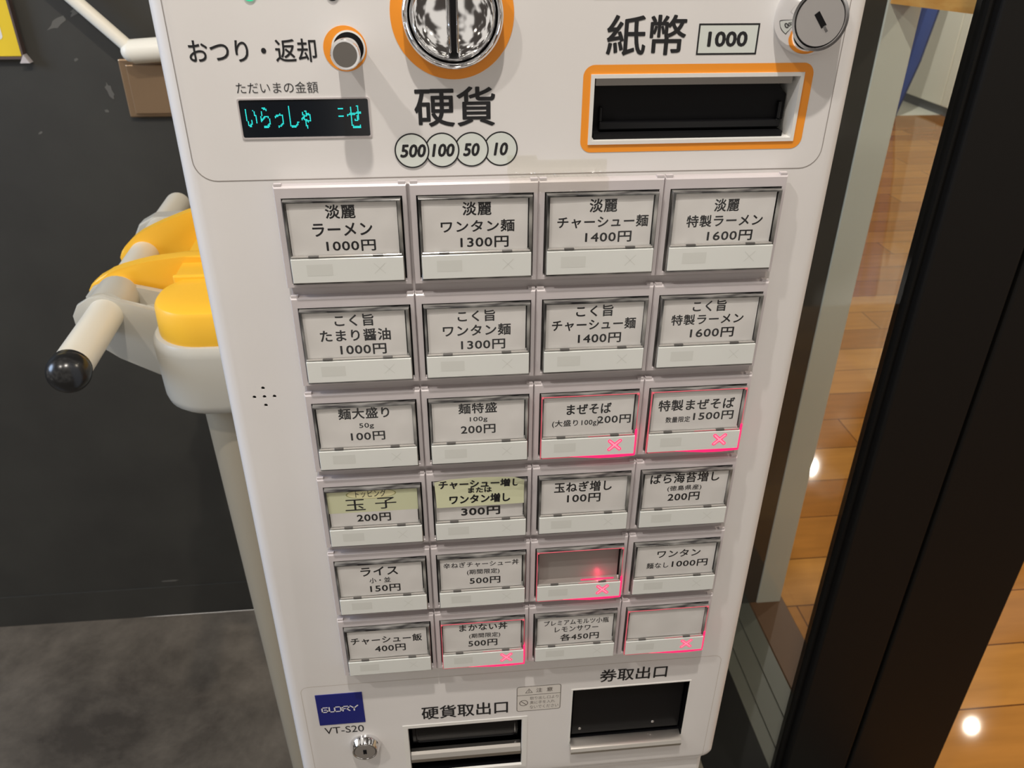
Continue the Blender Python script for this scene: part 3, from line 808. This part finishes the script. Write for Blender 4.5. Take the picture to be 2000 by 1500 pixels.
bm = B()   # red light leaking from the lamp behind, along the cap's lower right edges and thinly along the rest
rings(bm, [[(x / 1000, y / 1000, z / 1000) for y, z in ((-4.0, -48.5), (-4.3, -48.6), (-4.0, -48.5 - t), (-2.5, -48.7 - t))] for x, t in ((22, 0.25), (30, 1.1), (40, 2.1), (50, 2.2), (60.8, 1.5))], 0, True, True)
box(bm, *mm(60.0, 61.2), -0.0041, -0.001, *mm(-49.9, -31.5), 0, 0.0002, 1)
box(bm, *mm(4.3, 60.5), -0.0037, -0.0026, *mm(-7.2, -6.8), 1, 0.0001, 1)
box(bm, *mm(4.1, 4.5), -0.0037, -0.0020, *mm(-49.5, -6.8), 1, 0.0001, 1)
box(bm, *mm(60.3, 60.7), -0.0037, -0.0026, *mm(-31.5, -6.8), 1, 0.0001, 1)
box(bm, *mm(5.2, 22), -0.0041, -0.003, *mm(-49.2, -48.7), 1, 0.0001, 1)
box(bm, *mm(32, 58.5), -0.0040, -0.0034, *mm(-35.1, -34.7), 1, 0.0001, 1)
box(bm, *mm(59.2, 60.5), -0.0040, -0.003, *mm(-8.0, -6.7), 1, 0.0002, 1); box(bm, *mm(4.2, 5.3), -0.0040, -0.003, *mm(-7.8, -6.7), 1, 0.0002, 1)
ME_GLOW = mmesh('red_edge_light', bm, ['red', 'redsoft'])

zt = [0, -58.2, -116.4, -174.6, -232.8, -291.0]
rnd = random.Random(12)
for r in range(1, 7):
    for c in range(1, 5):
        X0, Z0 = -128 + 64 * (c - 1), zt[r - 1]
        nudge = -0.55 if (r, c) == (1, 1) else (0.35 if (r, c) in ((1, 2), (5, 4)) else rnd.uniform(-0.12, 0.12))
        org = Vector(((X0 + nudge) / 1000, 0.0, Z0 / 1000))
        bt = put('select_button', ME_BEZEL, TM, org, 'button glowing with a red cross' if (r, c) in LIT else None)
        put('clear_cover', ME_COVER, bt, org)
        put('status_strip', ME_STRIP, bt, org)
        bm = B()
        x0, x1, z0, z1 = 5.6 + rnd.uniform(-0.2, 0.3), 58.5 + rnd.uniform(-0.3, 0.2), -34.6, -7.9 + rnd.uniform(-0.4, 0.2)
        yc = -2.4
        if (r, c) == (5, 3):
            flat(bm, R(5.4, 58.8, -36.0, -7.0, 2.0), 0)
            box(bm, *mm(34, 56), -0.0014, -0.0008, *mm(-34.9, -34.5), 1)
            box(bm, *mm(5.4, 58.8), -0.0020, 0.002, *mm(-35.7, -35.2), 0)
            gl = light('red_window_lamp', 'POINT', (org.x + 0.046, -0.0015, org.z - 0.0335), 0.0014, (1.0, 0.03, 0.12), 0.002)
            put('empty_window', mmesh('empty_window', bm, ['window_grey', 'red']), bt, org, 'empty grey label window glowing red')
        else:
            # a slightly wavy slip of paper
            nx, nz = 10, 5
            ph, am = rnd.uniform(0, 6), (0.0 if (r, c) == (4, 1) else rnd.uniform(0.05, 0.22))
            gx = [x0 + (x1 - x0) * i / nx for i in range(nx + 1)]; gz = [z0 + (z1 - z0) * j / nz for j in range(nz + 1)]
            wav = lambda x, z: yc + am * math.sin(x * 0.16 + ph + z * 0.05) * 0.5 + 0.2
            vv = [[bm.verts.new((x / 1000, wav(x, z) / 1000, z / 1000)) for x in gx] for z in gz]
            for j in range(nz):
                for i in range(nx):
                    bm.faces.new((vv[j][i], vv[j][i + 1], vv[j + 1][i + 1], vv[j + 1][i]))
            setmi(bm, 0, 0)
            mats = ['paper', 'ink']
            ty = -2.62 / 1000
            T = TEXTS.get((r, c), [])
            if (r, c) == (4, 1):
                mats = ['paper', 'ink', 'greenpaper', 'ellipse', 'ellipse_rim']
                flat(bm, R(5.4, 58.6, -24.2, -7.8, -2.23), 2)
                el = lambda k, y: circ(31.3 / 1000, -10.8 / 1000, 3.4 / 1000 * k, y / 1000, 36, 4.2 * (1 if k == 1 else 1.0))
                flat(bm, el(1.0, -2.25), 3); ringflat(bm, el(1.04, -2.26), el(0.99, -2.26), 4)
            for it in T:
                if (r, c) == (4, 2) and it[0] != '300円':
                    continue
                bold = 0.021 if it[4] - it[3] < -5.5 else 0.017
                if it[0] in 'トッピング玉子': bold = 0.004
                if it[0] == '300円': bold = 0.032
                text(bm, *it[:3], it[3], it[4], 0.5, 1, bold, 1.08)
                for v in bm.verts:
                    if v.co.y > 0.4:
                        v.co.y = (wav(v.co.x * 1000, v.co.z * 1000) - 0.03 - (0.06 if (r, c) == (4, 1) else 0)) / 1000 + (v.co.y - 0.5)
            put('label_card', mmesh('label_card', bm, mats), bt, org)
        if (r, c) == (4, 2):
            bm = B()
            top = [(5.0, -3.6), (14, -1.9), (30, -1.0), (45, -1.3), (53, -1.6), (58.6, -3.6)]
            bot = [(5.8, -23.4), (14, -23.4), (30, -23.3), (45, -23.3), (53, -23.2), (58.8, -23.1)]
            curl = [-4.1, -4.3, -4.8, -5.2, -5.8, -6.4]
            lps = []
            for i in range(5):
                f = i / 4
                lps.append([((b_[0] + (a[0] - b_[0]) * f) / 1000, (-3.75 + (k + 3.75) * f ** 3) / 1000, (b_[1] + (a[1] - b_[1]) * f) / 1000) for a, b_, k in zip(top, bot, curl)])
            rings(bm, lps, 0, closed=False)
            for it in TEXTS[(4, 2)][:3]:
                n0 = len(bm.verts)
                text(bm, *it[:3], it[3], it[4], -3.85 / 1000, 1, 0.03)
                bm.verts.ensure_lookup_table()
                for v in bm.verts[n0:]:
                    f = max(0, (v.co.z * 1000 + 23.3) / 22); k = -4.0 - 2.2 * max(0, v.co.x * 1000 - 5) / 54
                    v.co.y = (-3.87 + (k + 3.75) * f ** 3) / 1000
            put('pasted_slip', mmesh('pasted_slip', bm, ['greenpaper', 'ink']), bt, org, 'pale green paper slip pasted over the label')
        if (r, c) in LIT:
            put('red_edge_light', ME_GLOW, bt, org, 'red light along the cap edges')
            put('cross_mark', ME_CROSS, bt, org, 'glowing red cross')

# ================================================================== grey and yellow stand at the left
ST = thing('plastic_stand', (-0.25, 0.50, FL), 'grey plastic stand with a yellow top and white rod left of the machine', 'stand')
def xyloop(x0, x1, y0, y1, r, z, k=8):
    return [(p[0], p[2], z) for p in rrect(x0, x1, y0, y1, r, 0, k)]
bm = B()
rings(bm, [xyloop(-0.302, -0.19, 0.385, 0.66, 0.035, FL), xyloop(-0.319, -0.19, 0.375, 0.67, 0.04, -0.335)], 0, True, True)
obj('column', bm, 'column', ST, smooth=True)
bm = B()
A = (-0.350, -0.16, 0.345, 0.70)
def grow(d, z, r=0.058): return xyloop(A[0] + d, A[1] - d, A[2] + d, A[3] - d, max(r - d, 0.01), z, 10)
rings(bm, [grow(0.016, -0.344), grow(0.008, -0.3425), grow(0.003, -0.338), grow(0.001, -0.330), grow(0.0, -0.274), grow(0.001, -0.268), grow(0.004, -0.2635), grow(0.009, -0.262), grow(0.014, -0.262)], 0, True, True)
obj('collar', bm, 'greyplastic', ST, smooth=True)
bm = B()
A = (-0.341, -0.16, 0.351, 0.46)
rings(bm, [grow(0.001, -0.264, 0.05), grow(0.0, -0.260, 0.05), grow(0.001, -0.232, 0.05), grow(0.003, -0.228, 0.05), grow(0.007, -0.2262, 0.05), grow(0.03, -0.2255, 0.05)], 0, True, True)
obj('front_cap', bm, 'yellow', ST, smooth=True)
bm = B()
box(bm, -0.332, -0.165, 0.440, 0.446, -0.262, -0.2215, 0, 0.002, 2)
rings(bm, [[(-0.342, 0.446, -0.265), (-0.332, 0.446, -0.226), (-0.165, 0.446, -0.226), (-0.165, 0.446, -0.265)],
           [(-0.350, 0.69, -0.265), (-0.338, 0.69, -0.222), (-0.165, 0.69, -0.222), (-0.165, 0.69, -0.265)]], 0, True, True)
up_b = obj('upper_body', bm, 'yellow', ST)
def arm(pts, y0, y1):
    bm = B(); plate(bm, pts, y0, y1, 0, 0.0025); obj('arm', bm, 'yellow', ST, smooth=True)
arm([(-0.30, -0.262), (-0.38, -0.284), (-0.425, -0.280), (-0.438, -0.272), (-0.443, -0.262), (-0.4415, -0.255), (-0.437, -0.248), (-0.428, -0.241), (-0.415, -0.2345), (-0.403, -0.230), (-0.385, -0.2255), (-0.368, -0.222), (-0.331, -0.218), (-0.30, -0.217)], 0.487, 0.505)
arm([(-0.30, -0.245), (-0.37, -0.262), (-0.42, -0.280), (-0.434, -0.276), (-0.442, -0.268), (-0.443, -0.259), (-0.439, -0.251), (-0.433, -0.244), (-0.423, -0.235), (-0.412, -0.228), (-0.398, -0.2215), (-0.385, -0.216), (-0.353, -0.204), (-0.32, -0.197), (-0.30, -0.196)], 0.598, 0.616)
bm = B()
plate(bm, [(-0.31, -0.334), (-0.362, -0.333), (-0.400, -0.309), (-0.426, -0.288), (-0.437, -0.272), (-0.437, -0.257), (-0.430, -0.245), (-0.417, -0.2375), (-0.403, -0.2355), (-0.386, -0.2425), (-0.345, -0.258), (-0.31, -0.264)], 0.424, 0.432, 0, 0.0018)
plate(bm, [(-0.31, -0.330), (-0.365, -0.325), (-0.42, -0.295), (-0.442, -0.272), (-0.441, -0.257), (-0.431, -0.246), (-0.414, -0.2395), (-0.390, -0.246), (-0.345, -0.258), (-0.31, -0.262)], 0.474, 0.482, 0, 0.0018)
plate(bm, [(-0.325, -0.332), (-0.375, -0.321), (-0.385, -0.27), (-0.325, -0.262)], 0.430, 0.476)
tube(bm, (-0.4035, 0.430, -0.256), (-0.4055, 0.476, -0.256), 0.0225)
obj('bracket', bm, 'greyplastic', ST, smooth=True)
bm = B()
plate(bm, [(-0.30, -0.320), (-0.40, -0.300), (-0.446, -0.276), (-0.452, -0.262), (-0.444, -0.248), (-0.425, -0.238), (-0.39, -0.238), (-0.30, -0.240)], 0.690, 0.715, 0, 0.002)
obj('bracket', bm, 'greyplastic', ST)
bm = B()
p0, p1 = Vector((-0.3963, 0.300, -0.2562)), Vector((-0.4225, 0.80, -0.2562))
tube(bm, p0, p1, 0.0176, n=36)
obj('rod', bm, 'ivory', ST, smooth=True)
def ball(bm, c, r, ax, n=32, sq=1.0):
    c = Vector(c)
    mres = bmesh.ops.create_uvsphere(bm, u_segments=n, v_segments=n // 2, radius=r)
    bmesh.ops.translate(bm, vec=c, verts=mres['verts'])
bm = B(); ball(bm, p0 - Vector((-0.0007, 0.001, 0)), 0.0196, None)
tube(bm, p0 + Vector((0, 0.0, 0)), p0 + (p1 - p0) * 0.018, 0.0190, 0.0186, n=32)
obj('rod_tip', bm, 'rubber', ST, smooth=True, label='black rubber ball tip')
bm = B(); ball(bm, p1, 0.0177, None)
obj('rod_tip', bm, 'ivory', ST, smooth=True)

# ================================================================== things on the black wall
SG = thing('framed_notice', (-0.76, 0.979, -0.076), 'yellow notice with a white box in a thin dark frame on the black wall', 'notice')
bm = B(); rings(bm, [rect(-0.902, -0.6525, -0.079, 0.142, 0.979), rect(-0.902, -0.6525, -0.079, 0.142, 0.967), rect(-0.900, -0.6555, -0.0755, 0.140, 0.967), rect(-0.900, -0.6555, -0.0755, 0.140, 0.9735)], 0)
obj('frame', bm, 'framebrown', SG)
bm = B(); flat(bm, rect(-0.899, -0.656, -0.075, 0.139, 0.972), 0)
flat(bm, rrect(-0.88, -0.6765, -0.052, 0.03, 0.006, 0.9716), 1)
obj('sheet', bm, ['signyellow', 'white'], SG)
bm = B(); plate(bm, [(-0.660, -0.0845), (-0.646, -0.0845), (-0.6525, -0.0725)], 0.966, 0.979)
obj('corner_clip', bm, 'gutter', SG)

SW = thing('switch_plate', (-0.46, 0.979, -0.124), 'bronze coloured switch plate on the black wall beside the machine', 'switch plate')
bm = B(); box(bm, -0.520, -0.40, 0.970, 0.979, -0.167, -0.080, 0, 0.0025, 2)
obj('plate', bm, 'bronze', SW)
bm = B(); box(bm, -0.5085, -0.4115, 0.964, 0.9705, -0.161, -0.0875, 0, 0.002, 2)
obj('rocker', bm, 'bronze', SW)

RD = thing('wall_rod', (-0.45, 0.979, -0.067), 'slanting white rod with a cylindrical joint above the bronze switch plate', 'rod')
bm = B(); tube(bm, (-0.625, 0.948, 0.0785), (-0.489, 0.948, -0.0635), 0.0098, n=24)
obj('rod', bm, 'offwhite', RD, smooth=True)
bm = B()
tube(bm, (-0.488, 0.948, -0.067), (-0.415, 0.948, -0.062), 0.0172, n=32); ball(bm, (-0.489, 0.948, -0.0668), 0.0150, None)
tube(bm, (-0.43, 0.948, -0.062), (-0.43, 0.979, -0.062), 0.012, n=24)
obj('joint', bm, 'offwhite', RD, smooth=True)

# ================================================================== beyond the glass
bm = B()
a, b_ = Vector((0.650, 0.885, 0.0)), Vector((0.757, 0.4452, 0.0))
u = (b_ - a).normalized(); w = Vector((-u.y, u.x, 0)) * 0.035
w = w if w.x > 0 else -w
base = [a, b_, b_ + w, a + w]
rings(bm, [[tuple(p) for p in base], [tuple(p + Vector((0, 0, 0.11))) for p in base]], 0, True, True)
bmesh.ops.recalc_face_normals(bm, faces=bm.faces[:])
o = obj('wooden_rail', bm, 'oak')
tag(o, 'orange oak rail spanning from the light grey jamb to the black post', 'rail')

CB = thing('white_cabinet', (4.1, 6.3, FL), 'white panelled cabinet with a dark kick board on the far side of the floor', 'cabinet')
bm = B(); box(bm, 4.02, 4.25, 5.75, 7.6, FL + 0.07, 1.2)
obj('body', bm, 'cabinet', CB)
for y0, y1 in ((5.76, 5.85), (5.862, 6.55), (6.562, 7.5)):
    bm = B(); box(bm, 4.0, 4.02, y0, y1, FL + 0.07, 1.18, 0, 0.004, 1)
    obj('door', bm, 'cabinet', CB)
bm = B(); box(bm, 4.02, 4.24, 5.75, 7.6, FL, FL + 0.07)
obj('kick_board', bm, 'kick', CB)
bm = B()
n = 16
lp = lambda z, x0, x1, amp: [(x0 + (x1 - x0) * i / n, 5.80 + amp * math.sin(i * 1.6), z) for i in range(n + 1)] + [(x0 + (x1 - x0) * i / n, 5.83 + amp * math.sin(i * 1.6), z) for i in range(n, -1, -1)]
rings(bm, [lp(FL + 0.001, 3.25, 3.615, 0.010), lp(-1.118, 3.25, 3.646, 0.012), lp(-0.84, 3.25, 3.715, 0.018), lp(-0.47, 3.25, 3.766, 0.02), lp(0.3, 3.25, 3.84, 0.02)], 0, True, True)
o = obj('blue_curtain', bm, 'blue')
tag(o, 'dark blue cloth hanging beside the white cabinet beyond the glass', 'curtain')

bpy.data.objects.remove(_fo)
